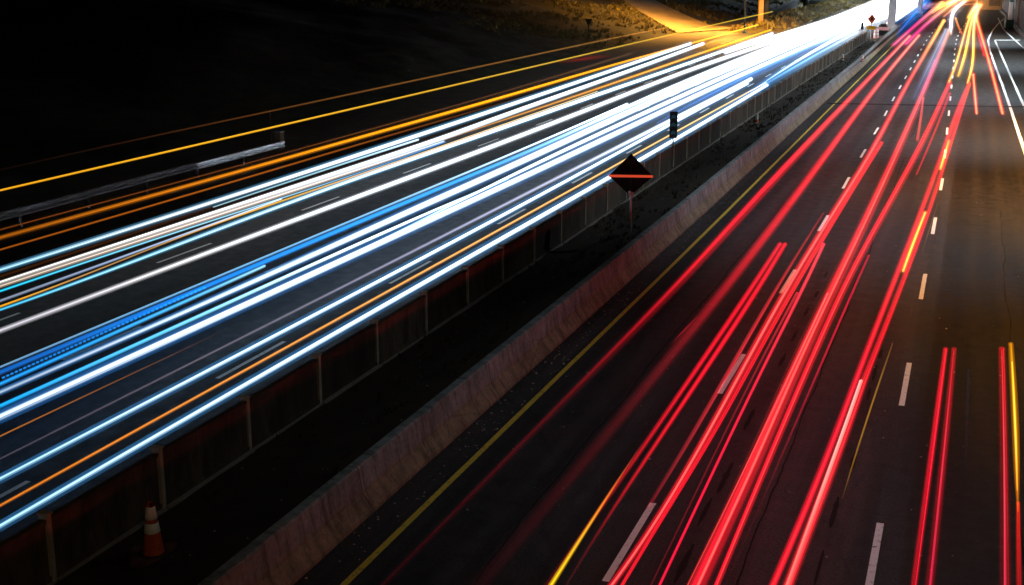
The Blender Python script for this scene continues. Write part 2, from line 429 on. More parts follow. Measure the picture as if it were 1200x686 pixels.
def inside(x, y):
    for q in pth:
        s = [(q[(i+1) % 4].x-q[i].x)*(y-q[i].y)-(q[(i+1) % 4].y-q[i].y)*(x-q[i].x) for i in range(4)]
        if all(v > 0 for v in s) or all(v < 0 for v in s): return True
    return False
sp = [p for p in sp if not inside(p[0], p[1])]
tufts('hillside_grass', M['grass'], sp, .38, 6, .06)
sp = []
for k in range(1500):
    x = random.uniform(-11.9, -9.4); y = random.triangular(12, 170, 30)
    if noise.noise(Vector((x*.9, y*.35, 5))) > -.05: sp.append((x, y, median_z(x, y)))
tufts('median_weeds', M['weed'], sp, .16, 6, .012)
m = MB()
for k in range(900):
    u = random.random()
    if u < .6: x = random.uniform(-8.7, -8.15)-.0; y = random.triangular(12, 90, 22); z = 0
    elif u < .8: x = random.uniform(-11.9, -9.3); y = random.uniform(12, 70); z = median_z(x, y)
    else: x = random.uniform(-8, 3); y = random.triangular(14, 60, 20); z = 0
    r = random.triangular(.006, .035, .01)
    pts = [(x+r*random.uniform(.7, 1.2)*math.cos(a), y+r*random.uniform(.7, 1.2)*math.sin(a), z) for a in (0, 1.05, 2.1, 3.14, 4.2, 5.2)]
    m.add(pts+[(x, y, z+r*.9)], [(i, (i+1) % 6, 6) for i in range(6)])
tag(m.build('gravel', rough_mat('gravel', (.3, .28, .25), .6, 20, .8)), kind='stuff')

# ------------------------------------------------------------------ street furniture
def guardrail():
    a = at(0, 256); b = at(322, 170)
    y0, y1 = 24.0, 53.2; X = -30.4
    t = empty('guardrail', (X, y0, 0), 0, 'grey steel guardrail at the far left road edge ending at a brown box', 'guardrail')
    pf = [(0, .42), (.05, .45), (.06, .50), (0, .55), (-.01, .57), (0, .59), (.06, .64), (.05, .69), (0, .72), (-.012, .72), (-.012, .42)]
    n = 8; L = (y1-y0)/n
    for k in range(n):
        m = MB(); m.strip([[(px+.004*(k % 2), q, pz+.02*math.sin(k*1.7)) for px, pz in pf] for q in (L*k, L*k+L*.5, L*(k+1)+.12)])
        o = m.build('rail', M['pale_steel'] if k >= 6 else M['dull_steel'], t)
        if k >= 6: o['label'] = 'brighter clean rail length'
        m = MB(); m.box((-.09, L*k+.2, .36), (.11, .15, .72)); m.build('post', M['darkmetal'], t, bevel=.006)
guardrail()
b = at(328, 175); t = empty('roadside_box', (b.x, b.y, 0), 0, 'brown upright box at the end of the grey guardrail', 'cabinet')
m = MB(); m.box((0, 0, .42), (.3, .38, .84)); m.build('body', M['wood'], t, bevel=.015)
m = MB(); m.box((.0, 0, .86), (.36, .44, .035)); m.build('lid', M['steel'], t, bevel=.008)
b = at(318, 166); m = MB(); m.tube((b.x, b.y, 0), (b.x, b.y, 1.55), .022, .018); m.tube((b.x, b.y, 1.3), (b.x, b.y, 1.52), .034, .034)
tag(m.build('marker_post', M['wood']), 'thin brown pole standing behind the guardrail end box', 'post')

def cone(loc):
    t = empty('traffic_cone', loc, R(24), 'orange traffic cone with two white bands beside the dark median wall', 'cone')
    H = .90; rb, rt = .165, .055
    rad = lambda z: rb+(rt-rb)*((z-.05)/(H-.05))
    m = MB(); m.lathe([(rad(z), z) for z in (.05, .3, .6, .9, H-.02)]+[(rt*.8, H), (.0, H)], 24); m.build('body', M['cone_orange'], t)
    for a, b in ((.635, .83), (.42, .575)):
        m = MB(); m.lathe([(rad(a)+.001, a), (rad(a)+.005, a+.004), (rad(b)+.005, b-.004), (rad(b)+.001, b)], 24); m.build('reflective_band', M['cone_white'], t)
    m = MB(); m.box((0, 0, .035), (.66, .66, .07), R(8)); m.build('base', rough_mat('brown_rubber', (.10, .032, .016), .5, 5, .85), t, bevel=.015)
    m = MB(); m.lathe([(.23, .06), (.22, .085), (.17, .09)], 20); m.build('collar', M['rubber'], t)
c = at(181, 659); cone((c.x, c.y, median_z(c.x, c.y)))

# black diamond sign seen from behind, orange cross brace
b = at(737.5, 281, .25); b.z = median_z(b.x, b.y)
t = empty('diamond_sign', b, YAW and R(YAW-5), 'black diamond sign with a bright orange cross strip in the median', 'sign')
dep = ((b-Vector((0, 0, CAM_H))).dot(_fw)); pm_ = dep/FOCAL
hz = (281-217)*pm_/.965; rr = 25.5*pm_; rv = 22.5*pm_/.965
m = MB(); m.prism([(-rr, hz), (0, hz-rv), (rr, hz), (0, hz+rv*1.12)], (1, 0, 0), (0, 0, 1), (0, .02, 0), .02); m.build('plate', M['black'], t)
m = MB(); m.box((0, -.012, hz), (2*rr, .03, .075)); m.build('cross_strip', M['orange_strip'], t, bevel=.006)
m = MB(); m.box((0, -.004, hz+.0), (.05, .02, 1.7*rv)); m.build('upright_brace', M['darkmetal'], t)
m = MB(); m.tube((.02, -.01, -.05), (.02, -.01, hz-rv*.9), .032); m.build('post', M['steel'], t)
m = MB(); m.box((.02, -.03, hz-rv*.88), (.16, .07, .11)); m.tube((-.05, -.05, hz-rv*.8), (.0, -.09, hz-rv*.75), .035); m.build('clamp', M['pale_steel'], t, bevel=.01)
m = MB(); m.box((0, -.05, hz+rv*.72), (.3, .1, .2)); m.tube((-.09, -.10, hz+rv*.72), (-.09, -.13, hz+rv*.72), .07); m.tube((.09, -.10, hz+rv*.72), (.09, -.13, hz+rv*.72), .07)
m.build('warning_lamp', M['darkmetal'], t, bevel=.01)

# dark marker panels standing on the wall
def marker(px, ybase, ytop, wpx, label, X):
    base = at(px, ybase, 1.03)
    dep = (base-Vector((0, 0, CAM_H))).dot(_fw); k = dep/FOCAL
    h = (ybase-ytop)*k/.965; wd = wpx*k
    t = empty('object_marker', base, R(12), label, 'marker', 'marker panels on the median wall')
    m = MB(); m.tube((0, 0, -.05), (0, 0, h*.3), .03); m.build('post', M['darkmetal'], t)
    z0 = h*.24
    m = MB(); m.box((0, 0, (z0+h)/2), (wd, .03, h-z0)); m.build('board', M['black'], t, bevel=.006)
    for i in range(3):
        zz = z0+(h-z0)*(.2+.3*i); s = (h-z0)*.085
        m = MB(); m.prism([(-wd*.3, zz-s), (-wd*.02, zz-s*.35), (wd*.3, zz-s), (wd*.3, zz+s*.4), (0, zz+s), (-wd*.3, zz+s*.4)], (1, 0, 0), (0, 0, 1), (0, -.02, 0), .012); m.build('reflector', M['teal'], t)
marker(788.5, 172, 132.5, 9, 'nearer dark marker panel with teal reflectors standing on the wall', -12.1)
marker(1010, 37.5, 27, 3.4, 'far small dark marker panel on the wall left of the orange diamond', -12.1)

def delineator(px, py, h, r, label):
    b = at(px, py, .15); b.z = median_z(max(-12, min(-9.3, b.x)), b.y)
    t = empty('delineator', b, 0, label, 'delineator', 'white delineator posts in the median')
    m = MB(); m.tube((0, 0, -.03), (0, 0, h), r, r*.9); m.build('body', M['sign_white'], t)
    m = MB(); m.tube((0, 0, h*.25), (0, 0, h*.5), r*1.06, r*1.04); m.build('band', M['sign_orange'], t)
    m = MB(); m.lathe([(r*1.8, 0), (r*1.7, .05), (r, .06)], 12); m.build('foot', M['rubber'], t)
delineator(886.5, 145, .62, .09, 'nearest short white delineator with an orange band in the median dirt')
delineator(987.5, 70, .6, .1, 'middle small white delineator on the median beyond the wall bend')
delineator(1010, 79, .55, .09, 'small pale delineator close to the concrete barrier in the distance')

# bridge pier, signs and crash cushion far up the median
t = empty('bridge_pier', (-10.75, 183, 0), 0, 'tall grey concrete pier rising between the two carriageways', 'pier')
m = MB(); m.box((0, 0, 3.6), (.95, 1.6, 7.2)); m.build('column', M['conc'], t, bevel=.05)
m = MB(); m.box((0, 0, .45), (1.5, 2.4, .9)); m.build('footing', M['conc'], t, bevel=.06)
t = empty('bridge_pier', (-9.35, 236, 0), 0, 'farther concrete pier with a blue cast right of the white glare', 'pier')
m = MB(); m.box((0, 0, 3.6), (.75, 2.2, 7.2)); m.build('column', M['conc'], t, bevel=.05)
m = MB(); m.box((0, 0, .4), (1.1, 3, .8)); m.build('footing', M['conc'], t, bevel=.05)

b = at(1020, 46, 0.05)
t = empty('roadwork_sign', b, R(14), 'small orange diamond sign above a yellow plate in front of the white glare', 'sign')
k = (b-Vector((0, 0, CAM_H))).dot(_fw)/FOCAL
m = MB(); m.tube((0, .04, 0), (0, .04, 29*k), .05); m.build('post', M['steel'], t)
m = MB(); m.prism([(-5.2*k, 23*k), (0, 17*k), (5.2*k, 23*k), (0, 29*k)], (1, 0, 0), (0, 0, 1), (0, 0, 0), .03); m.build('diamond', M['sign_orange'], t)
m = MB(); m.box((0, -.03, 23*k), (2.6*k, .02, 3.2*k)); m.box((0, -.03, 25.6*k), (1.3*k, .02, 1.2*k)); m.build('symbol', M['darkmetal'], t)
m = MB(); m.box((0, 0, 13*k), (10.5*k, .03, 4.2*k)); m.build('plate', M['sign_yellow'], t, bevel=.01)
b = at(1034, 42, 0)
t = empty('crash_cushion', b, R(5), 'dark crash cushion with pink and white nose in front of the pier', 'crash cushion')
m = MB(); m.box((0, 0, .75), (1.1, 3.5, 1.0)); m.box((0, -1.2, 1.35), (.7, .8, .3)); m.build('body', M['darkmetal'], t, bevel=.05)
m = MB(); m.box((0, -1.8, .95), (1.3, .1, .4)); m.build('rail', M['pink'], t, bevel=.02)
m = MB(); m.box((0, -1.8, .4), (1.0, .12, .6)); m.build('nose', M['darkmetal'], t, bevel=.02)
def barrel(px, py, h, r, label):
    b = at(px, py, 0)
    t = empty('barrel', b, 0, label, 'barrel', 'roadwork barrels round the pier')
    m = MB(); m.lathe([(r, 0), (r, h*.3), (r*.94, h*.32), (r*.92, h*.62), (r*.85, h*.64), (r*.8, h), (0, h)], 14); m.build('body', M['pink'], t)
    for q in (.36, .7):
        m = MB(); m.lathe([(r*.96, h*q), (r*.95, h*(q+.16))], 14); m.build('band', M['sign_white'], t)
barrel(1026.5, 45, 1.15, .3, 'pink and white barrel left of the crash cushion')
barrel(1040.5, 35, 1.1, .26, 'pink and white barrel against the pier foot')
barrel(1053.5, 28, 1.2, .34, 'pale barrel right of the tall grey pier')
m = MB(); b = at(1059, 24, 0); m.tube(b, b+Vector((0, 0, 1.6)), .14, .12); m.tube(b+Vector((0, 0, 1.6)), b+Vector((0, 0, 1.7)), .17, .1)
tag(m.build('bollard', M['conc']), 'blue grey bollard between the two piers', 'bollard')
m = MB(); rows = []
for px, py in ((1046, 34), (1053, 30), (1060, 24.5), (1070, 17), (1081, 8)):
    p = at(px, py); rows.append([(p.x-.2, p.y, 0), (p.x-.12, p.y, .85), (p.x+.12, p.y, .85), (p.x+.2, p.y, 0)])
m.strip(rows); tag(m.build('far_barrier', M['conc']), 'short far concrete barrier curving right behind the tall pier', 'barrier')

# left roadside: yield-shaped sign, light poles, column, blue wall, orange lit wall
q = hit(689.5, 46); t = empty('triangle_sign', (q.x, q.y, hill(q.x, q.y)), R(20), 'dark inverted triangle sign standing on the grassy slope', 'sign')
k = (q-Vector((0, 0, CAM_H))).dot(_fw)/FOCAL
m = MB(); m.tube((0, .05, -.2), (0, .05, 20*k), .07); m.build('post', M['darkmetal'], t)
m = MB(); m.prism([(-4.2*k, 23*k), (0, 14*k), (4.2*k, 23*k)], (1, 0, 0), (0, 0, 1), (0, 0, 0), .03); m.build('plate', M['black'], t)
def street_lamp(x, y, h, arm, lens, power, color, label, pole_mat='darkmetal', r=.11, spot=120, blend=.6, aim=(0, 0), size=.4, z=0):
    t = empty('street_lamp', (x, y, z), 0, label, 'street lamp')
    ax, ay = arm
    m = MB(); m.tube((0, 0, 0), (0, 0, h), r, r*.65); m.build('pole', M[pole_mat], t)
    m = MB(); m.box((0, 0, .15), (r*4, r*4, .3)); m.build('base', M['conc'], t, bevel=.02)
    m = MB(); m.tube((0, 0, h-.15), (ax*.5, ay*.5, h+.35), .05, .045); m.tube((ax*.5, ay*.5, h+.35), (ax, ay, h+.4), .045, .04); m.build('arm', M[pole_mat], t)
    m = MB(); m.box((ax, ay, h+.4), (.75, .34, .15)); m.build('lamp_head', M['steel'], t, bevel=.03)
    m = MB(); m.box((ax, ay, h+.31), (.55, .24, .02)); m.build('lens', lens, t)
    ld = bpy.data.lights.new('lamp_light', 'SPOT'); ld.energy = power; ld.color = color; ld.spot_size = R(spot); ld.spot_blend = blend; ld.shadow_soft_size = size
    lo = bpy.data.objects.new('lamp_light', ld); col.objects.link(lo); lo.parent = t
    lo.location = (ax, ay, h+.2)
    d = Vector((aim[0], aim[1], -h))
    lo.rotation_euler = d.to_track_quat('-Z', 'Y').to_euler()
    return t
SOD = (1.0, .45, .07); LED = (.72, .88, 1.0)
b = at(872.3, 39)
street_lamp(b.x, b.y, 11, (-3.5, 1), M['sodium'], 75000, SOD, 'thin dark lamp pole in front of the orange lit column', r=.13, spot=163, blend=.5, aim=(-.5, 0))
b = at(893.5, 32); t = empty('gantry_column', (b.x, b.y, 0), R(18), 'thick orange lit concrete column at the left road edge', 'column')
m = MB(); m.box((-.35, 0, 4.2), (.62, 1.0, 8.4)); m.build('lit_shaft', M['orange_lit'], t, bevel=.03)  # lit left side of the column, orange light put into its colour
m = MB(); m.box((.42, .3, 4.2), (.68, .7, 8.4)); m.build('shaded_shaft', M['black'], t, bevel=.03)  # dark right side of the same column, shade put in as black
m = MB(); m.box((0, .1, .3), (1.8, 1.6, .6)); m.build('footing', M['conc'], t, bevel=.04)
b = at(910, 16); m = MB(); m.tube((b.x, b.y, 0), (b.x, b.y, 7), .09, .07); m.box((b.x, b.y, .12), (.4, .4, .24)); tag(m.build('utility_pole', M['wood']), 'thin brown pole right of the orange lit column', 'pole')

# mound and far walls
def mound_z(x, y): 
    return 1.5*math.exp(-((x+27.6)/2.6)**2)*min(1, max(0, (y-172)/30))+.15*noise.noise(Vector((x*.4, y*.3, 2)))
mo = grid('mound', M['soil'], frange(-33, -23.4, 16), frange(172, 330, 60), mound_z); tag(mo, kind='structure')
sp = []
for k in range(900):
    x = random.uniform(-32, -24); y = random.uniform(176, 300); sp.append((x, y, mound_z(x, y)))
tufts('mound_grass', M['grass'], sp, .5, 6, .06)
A = at(943, 10); B = at(987, 8)
t = empty('blue_wall', (A.x, A.y, 0), math.atan2(B.y-A.y, B.x-A.x), 'blue grey ribbed wall at the top behind the grassy mound', 'wall')
Lb = math.hypot(B.x-A.x, B.y-A.y)
m = MB(); n = 28; m.strip([[(Lb*k/n, (.12 if k % 2 else 0), z) for z in (0, 4.5)] for k in range(n+1)]); m.build('cladding', M['blue_wall'], t)
m = MB(); m.box((Lb/2, .3, 2.2), (Lb, .2, 4.4)); m.build('backing', M['darkmetal'], t)
m = MB(); m.box((Lb*.06, -.12, 2.3), (.35, .2, 4.6)); m.box((Lb*.94, -.12, 2.3), (.35, .2, 4.6)); m.build('post', M['pale_steel'], t, bevel=.02)
A = at(899, 26); B = at(941, 3)
m = MB(); m.strip([[(A.x, A.y, 0), (A.x, A.y, 1.0), (A.x-1, A.y+.3, 1.0)], [(B.x, B.y, 0), (B.x, B.y, 1.6), (B.x-1, B.y+.3, 1.6)]]); tag(m.build('retaining_wall', M['darkwall']), 'low dark retaining wall climbing right of the thick column', 'wall')

# right roadside: dark wall, orange lit facade, sign post, cabinet
t = empty('dark_wall', (5, 150, 0), 0, 'tall dark wall closing the right edge of the ramp', 'wall')
pts = [at(1168, 13.5), at(1176, 22), at(1185, 34), at(1200, 54)]; pts.append(pts[-1]+(pts[-1]-pts[-2])*1.2)
m = MB(); m.strip([[(p.x+.5-5, p.y-150, z) for z in (0, .5)]+[(p.x+.9-5, p.y-150, .5), (p.x+.9-5, p.y-150, 7)] for p in pts]); m.build('face', M['darkwall'], t)
m = MB()
for p in pts[1:4]: m.box((p.x+.85-5, p.y-150, 3.4), (.4, .6, 6.8))
m.build('pilaster', M['wood'], t, bevel=.03)
A = at(1146, 13); B = at(1176, 13)
t = empty('orange_lit_building', (A.x, A.y+8, 0), 0, 'orange lit low building front beyond the road at upper right', 'building')
m = MB(); m.box((2.6, 2, 3.5), (5.6, 4, 7)); m.build('wall', M['orange_lit'], t, bevel=.04)
m = MB(); m.box((5.2, -.1, 3.4), (.5, .3, 6.8)); m.build('pilaster', M['sign_yellow'], t, bevel=.03)
m = MB(); m.box((3.0, -.06, 1.7), (2.2, .12, 1.9)); m.build('shutter', M['wood'], t, bevel=.02)
b = at(1183, 28); k = (b-Vector((0, 0, CAM_H))).dot(_fw)/FOCAL
t = empty('roadside_sign', b, R(8), 'white post with a square pale board at the upper right corner', 'sign')
m = MB(); m.box((0, 0, 15*k), (4*k, .3, 30*k)); m.build('post', M['sign_white'], t, bevel=.03)
m = MB(); m.box((0, -.02, 26.2*k), (4.1*k, .32, 3*k)); m.build('cap', M['teal'], t)
m = MB(); m.box((7.2*k, 0, 22*k), (7.5*k, .15, 10*k)); m.build('board', M['sign_white'], t, bevel=.02)
m = MB(); m.box((7.2*k, -.09, 22*k), (5*k, .03, 6.5*k)); m.build('face', M['conc'], t)
b = at(1182, 33); t = empty('green_cabinet', b, R(20), 'low green cabinet in front of the dark wall at upper right', 'cabinet')
m = MB(); m.box((0, 0, .55), (1.1, .7, 1.1)); m.build('body', M['green'], t, bevel=.03)
m = MB(); m.box((0, 0, 1.13), (1.2, .8, .06)); m.build('lid', M['darkmetal'], t)

# unseen lamps beside the right road; the cool white row is added to brighten it
for ly, what in ((35, 'nearest'), (53, 'middle one'), (72, 'farthest')):
    street_lamp(10.6, ly, 17, (-1.6, 0), M['sodium'], 26000 if ly < 40 else 66000, SOD, 'sodium street lamp lighting the brown right lane, the %s of three' % what, spot=104, blend=1.0, aim=(1.5, 2))
for ly, pw, what in ((24, 2500, 'nearest the overbridge'), (50, 10500, 'between the sodium lamps'), (76, 19000, 'just before the sealed joint'), (102, 30000, 'just beyond the sealed joint'), (132, 38000, 'where the ramp joins'), (168, 42000, 'across from the tall pier')):
    street_lamp(8.6, ly, 17, (-4.7, 0), M['led'], pw, LED, 'added cool white lamp over the right road, '+what, spot=78 if ly < 40 else 92 if ly < 60 else (96 if ly < 80 else 112), blend=.9, aim=(-5.0 if ly < 60 else -6.5, 0))
street_lamp(6.0, 2, 11, (-6, 0), M['sodium'], 620, (1, .72, .42), 'dim warm lamp added near the overbridge to light the cone', spot=130, blend=.9, aim=(-7, 14))  # unseen lamp, put in to light the cone and the near wall posts

b = at(988, 5)
street_lamp(b.x, b.y, 12, (-2, -6), M['led'], 26000, LED, 'pale post at the right end of the blue wall, with an added lamp', 'pale_steel', r=.2, spot=150, aim=(-2, -14))  # lamp head is added to brighten the mound and the blue wall
# ------------------------------------------------------------------ light trails of the passing traffic
def tube_mesh(name, bundles, n=12, floor=.1):          # each bundle: rows of (centre, radius, colour)
    vs = []; fs = []; cs = []
    for rows in bundles:
        o = len(vs)
        for i, (p, r, c) in enumerate(rows):
            a = rows[max(0, i-1)][0]; b = rows[min(len(rows)-1, i+1)][0]
            d = (b-a).normalized(); u = Vector((0, 0, 1)).cross(d).normalized(); v = d.cross(u)
            for k in range(n):
                t = 2*math.pi*k/n; vs.append(tuple(p+u*(r*math.cos(t))+v*(r*math.sin(t))))
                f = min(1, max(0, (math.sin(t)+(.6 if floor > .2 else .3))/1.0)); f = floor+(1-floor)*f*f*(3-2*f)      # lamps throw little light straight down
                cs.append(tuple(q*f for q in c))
        for i in range(len(rows)-1):
            for k in range(n): fs.append((o+i*n+k, o+i*n+(k+1) % n, o+(i+1)*n+(k+1) % n, o+(i+1)*n+k))
        fs.append(tuple(o+q for q in range(n))[::-1]); e = o+(len(rows)-1)*n; fs.append(tuple(range(e, e+n)))
    me = bpy.data.meshes.new(name); me.from_pydata(vs, [], fs)
    at_ = me.attributes.new('lamp_colour', 'FLOAT_COLOR', 'POINT')
    at_.data.foreach_set('color', [x for c in cs for x in (*c, 1.0)])
    for p in me.polygons: p.use_smooth = True
    me.update(); return me
def strands(rows, n, lo, hi, k):
    """thinner filaments running inside one lamp's streak, each brighter or dimmer along its way"""
    out = []
    for q in range(n):
        u = random.uniform(-.62, .62); h = random.uniform(-.3, .5); ph = random.uniform(0, 99); w_ = random.uniform(lo, hi); st = random.uniform(.45, 1.3)*k
        rr = []
        for i, (p, r, c) in enumerate(rows):
            a = rows[max(0, i-1)][0]; b = rows[min(len(rows)-1, i+1)][0]
            d = (b-a).normalized(); sd_ = Vector((0, 0, 1)).cross(d).normalized()
            g_ = st*(1+.6*noise.noise(Vector((p.y*.05, ph, 0)))+.12*noise.noise(Vector((p.y*.6, ph, 3))))
            rr.append((p+sd_*(u*r)+Vector((0, 0, h*r)), r*w_, tuple(v*g_ for v in c)))
        out.append(rr)
    return out
CAMP = Vector((0, 0, CAM_H))
def path_rows(pts, z, wmul, extend):
    """pts: (x, y, width px, colour) along the trail, near end first -> world rows at height z"""
    for _ in range(2 if len(pts) > 2 else 0):       # round the joints of the course
        q = [pts[0]]
        for a, b in zip(pts, pts[1:]):
            for f in (.25, .75): q.append(tuple(a[j]+(b[j]-a[j])*f for j in range(3))+(tuple(a[3][j]+(b[3][j]-a[3][j])*f for j in range(3)),))
        pts = q+[pts[-1]]
    for _ in range(10):                                  # and even out small wobbles
        pts = [pts[0]]+[tuple((a[j]+2*b[j]+c[j])/4 for j in range(3))+(b[3],) for a, b, c in zip(pts, pts[1:], pts[2:])]+[pts[-1]]
    out = []
    for i in range(len(pts)-1):
        a, b = pts[i], pts[i+1]; n = 2
        for k in range(n+(1 if i == len(pts)-2 else 0)):
            f = k/n; x = a[0]+(b[0]-a[0])*f; y = a[1]+(b[1]-a[1])*f
            p = at(x, y, z); dep = (p-CAMP).dot(_fw)
            wd = (a[2]+(b[2]-a[2])*f)*wmul
            c = tuple(a[3][j]+(b[3][j]-a[3][j])*f for j in range(3))
            out.append((p, max(.004, wd/2*dep/FOCAL), c))
    if extend:
        p, r, c = out[0]; d = (p-out[min(8, len(out)-1)][0]); d.z = 0; d.normalize()
        out.insert(0, (p+d*10, r, c))
    return out
def trail(label, streaks, z, group, extend=True, kind='light_trail'):
    """one vehicle lamp (or close set of lamps): each streak is (pts, core width factor, core colour factor, halo)"""
    root = None; white_side = group in (W_, ORG, 'blue trails on the left carriageway')
    for s in streaks:
        pts, core, halo = s['p'], s.get('core', 1.0), s.get('halo', None)
        zz = s.get('z', z)
        if root is None:
            q = at(pts[0][0], pts[0][1], zz); root = empty(kind, (q.x, q.y, zz), 0, label, 'light trail', group)
            off = Vector((q.x, q.y, zz))
        parts = []
        if core:
            rows = path_rows(pts, zz, core, extend and s.get('ext', True))
            if s.get('ccol'):
                rows = [(p, r, tuple(v*m_ for v, m_ in zip(s['ccol'], (1, 1, 1)))) for p, r, c in rows]
            rows = [(p, r*(.83 if white_side else .86), tuple(v*.6 for v in c)) for p, r, c in rows]
            big = max(q[2] for q in pts) > 3.5
            if big: parts.append(('streak', [[(p, r, tuple(v*.5 for v in c)) for p, r, c in rows], [(p, r*1.4, tuple(v*.07 for v in c)) for p, r, c in rows]]+strands(rows, 4, .14, .3, .5), M['light']))
            else: parts.append(('streak', [rows], M['light']))
        if halo:
            hw, hk, hc = halo
            rows = path_rows(pts, zz, hw, extend and s.get('ext', True))
            rows = [(p, r*1.04, tuple((c[j]*hk if hc is None else hc[j]*hk) for j in range(3))) for p, r, c in rows]
            big = max(q[2] for q in pts) > 3.5
            if big and not core: parts.append(('streak', [[(p, r, tuple(v*.65 for v in c)) for p, r, c in rows], [(p, r*1.4, tuple(v*.14 for v in c)) for p, r, c in rows]]+strands(rows, 6, .08, .22, .62), M['halo']))
            else: parts.append(('soft_edge', [rows], M['halo']))
        for nm, bundles, mt in parts:
            bundles = [[(p-off, r, c) for p, r, c in rows] for rows in bundles]
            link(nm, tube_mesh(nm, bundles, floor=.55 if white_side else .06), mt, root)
    return root
def C(r, g, b, s=1.0): return tuple(v*s for v in lin((r, g, b)))
WH = C(222, 240, 255, 2.8); WB = C(200, 232, 255, 1.6); LB = C(165, 218, 243, 1.0); CR = C(235, 228, 222, .95); GREY = C(170, 178, 190, .9)
BL = C(25, 140, 235, 1.0); CY = C(60, 190, 255, 1.0); OR = C(190, 105, 15); OB = C(255, 165, 10, 1.15); YE = C(250, 175, 30); BR = C(70, 34, 8); MV = C(92, 82, 92)
BLUE_H = (2.0, .30, (.03, .22, .55))
ORG = 'orange trails on the left carriageway'
W_ = 'white headlight trails on the left carriageway'
def P(*rows): return [tuple(r) for r in rows]

TR = []
# --- left carriageway, from the wall outwards
trail('pale blue headlight trail running closest to the median wall', [dict(p=P((0, 617, 9, LB), (300, 443, 9, WB), (600, 273, 9, WH), (787, 167.5, 8, WH), (899, 100, 6, WH)), core=.62, halo=(1.3, .13, (.06, .34, .8)))], .65, W_)
trail('thin orange trail beside the headlight trail closest to the wall', [dict(p=P((0, 593, 5, OR), (300, 427, 5, C(215, 135, 50)), (600, 262, 4, C(255, 180, 90)), (785, 158, 3, C(255, 200, 110)), (898, 97, 2.5, C(255, 210, 120))), core=.85)], .65, 'orange trails on the left carriageway')
trail('second pale blue headlight trail out from the median wall', [dict(p=P((0, 561.6, 8, LB), (300, 405.5, 8, WB), (600, 249, 7, WH), (785, 145, 6, WH), (876, 98.5, 5, WH)), core=.6, halo=(1.35, .13, (.06, .34, .8)))], .65, W_)
trail('dim mauve trail between two pale headlight trails', [dict(p=P((0, 538, 3.4, C(60, 52, 60)), (300, 388, 4, MV), (600, 236.5, 5, C(150, 150, 180)), (710, 179, 6, C(210, 215, 240)), (850, 110, 7, WH), (880, 93, 6, WH)), core=.85)], .65, W_)
trail('hair thin brown orange trail fading in the dark lane at left', [dict(p=P((0, 511.5, 2.6, C(170, 100, 25)), (150, 440, 2, C(120, 70, 22)), (238, 400, 1.5, C(60, 38, 20)), (300, 368, 1.2, C(18, 16, 16))), core=.8)], .65, 'orange trails on the left carriageway')
trail('broad white headlight trail at the lower edge of the blue bundle', [dict(p=P((0, 489, 11, C(205, 232, 255, 1.2)), (300, 352, 10, WH), (600, 214, 10, WH), (710, 163, 9, WH), (850, 95, 8, WH), (970, 43, 6, WH), (1040, 14, 6, WH)), core=.75, halo=(1.35, .14, (.03, .30, .95)))], .65, W_)
trail('cyan blue trail just above the broad white trail of the blue bundle', [dict(p=P((0, 476.5, 7, C(20, 160, 245)), (300, 341, 6, C(110, 210, 255, 1.2)), (480, 258, 5, WH), (596, 210, 3, C(90, 190, 255))), core=.85)], .65, 'blue trails on the left carriageway')
trail('thin white trail splitting from the blue bundle toward the distance', [dict(p=P((430, 290, 2, C(120, 180, 220)), (638, 186, 5, WH), (710, 154, 6, WH), (850, 88, 6, WH), (970, 38, 6, WH), (1037, 9, 6, WH)), core=.9, ext=False)], .65, W_, False)
trail('grey white trail in the middle of the blue bundle', [dict(p=P((0, 460, 6, C(150, 165, 175)), (150, 395, 6, C(185, 200, 215)), (300, 330, 8, WB), (520, 229, 10, WH), (600, 196, 10, WH), (710, 143, 10, WH), (850, 80, 9, WH), (970, 37, 7, WH), (1037, 6, 8, WH)), core=.8, halo=(1.3, .14, (.03, .30, .9)))], .65, W_)
trail('pulsed light blue trail with a beaded edge in the blue bundle', [dict(p=P((0, 450.5, 7, C(30, 150, 240)), (150, 383.5, 7, C(40, 165, 250)), (250, 339, 6, C(90, 195, 255)), (310, 312, 5, C(150, 220, 255))), core=.8)]
      + [dict(p=P((x, 444.5-.4467*x, 3.0, C(20, 135, 230)), (x+2.1, 444.5-.4467*(x+2.1), 3.0, C(20, 135, 230))), core=1.0, ext=False) for x in range(3, 240, 5)], .65, 'blue trails on the left carriageway')
trail('deep blue trail along the upper edge of the blue bundle', [dict(p=P((0, 437, 8, C(10, 95, 185)), (300, 312, 8, C(15, 135, 245)), (499, 227, 7, C(40, 160, 255, 1.2)), (600, 187, 6, C(60, 170, 255, 1.3)), (660, 160, 5, C(150, 215, 255, 1.4)), (735, 125, 6, WH), (850, 75, 7, WH), (970, 31, 7, WH), (1030, 6, 8, WH)), core=.9),
      dict(p=P((0, 430.5, 3.2, C(110, 160, 200)), (300, 306, 3, C(120, 190, 240)), (499, 222, 3, C(140, 210, 255)), (596, 183, 3, WB), (735, 122, 3, WH)), core=.9)], .65, 'blue trails on the left carriageway')
trail('single white trail alone between two dark lanes', [dict(p=P((0, 388, 6, C(190, 185, 195)), (300, 275.5, 6.5, C(245, 245, 240, 1.2)), (450, 219, 7, WH), (560, 179, 7, WH), (710, 121, 6, WH), (800, 84, 6, WH), (850, 68, 6, WH), (970, 28, 7, WH), (1025, 4, 8, WH)), core=.8, halo=(1.15, .15, (.5, .5, .55)))], .65, W_)
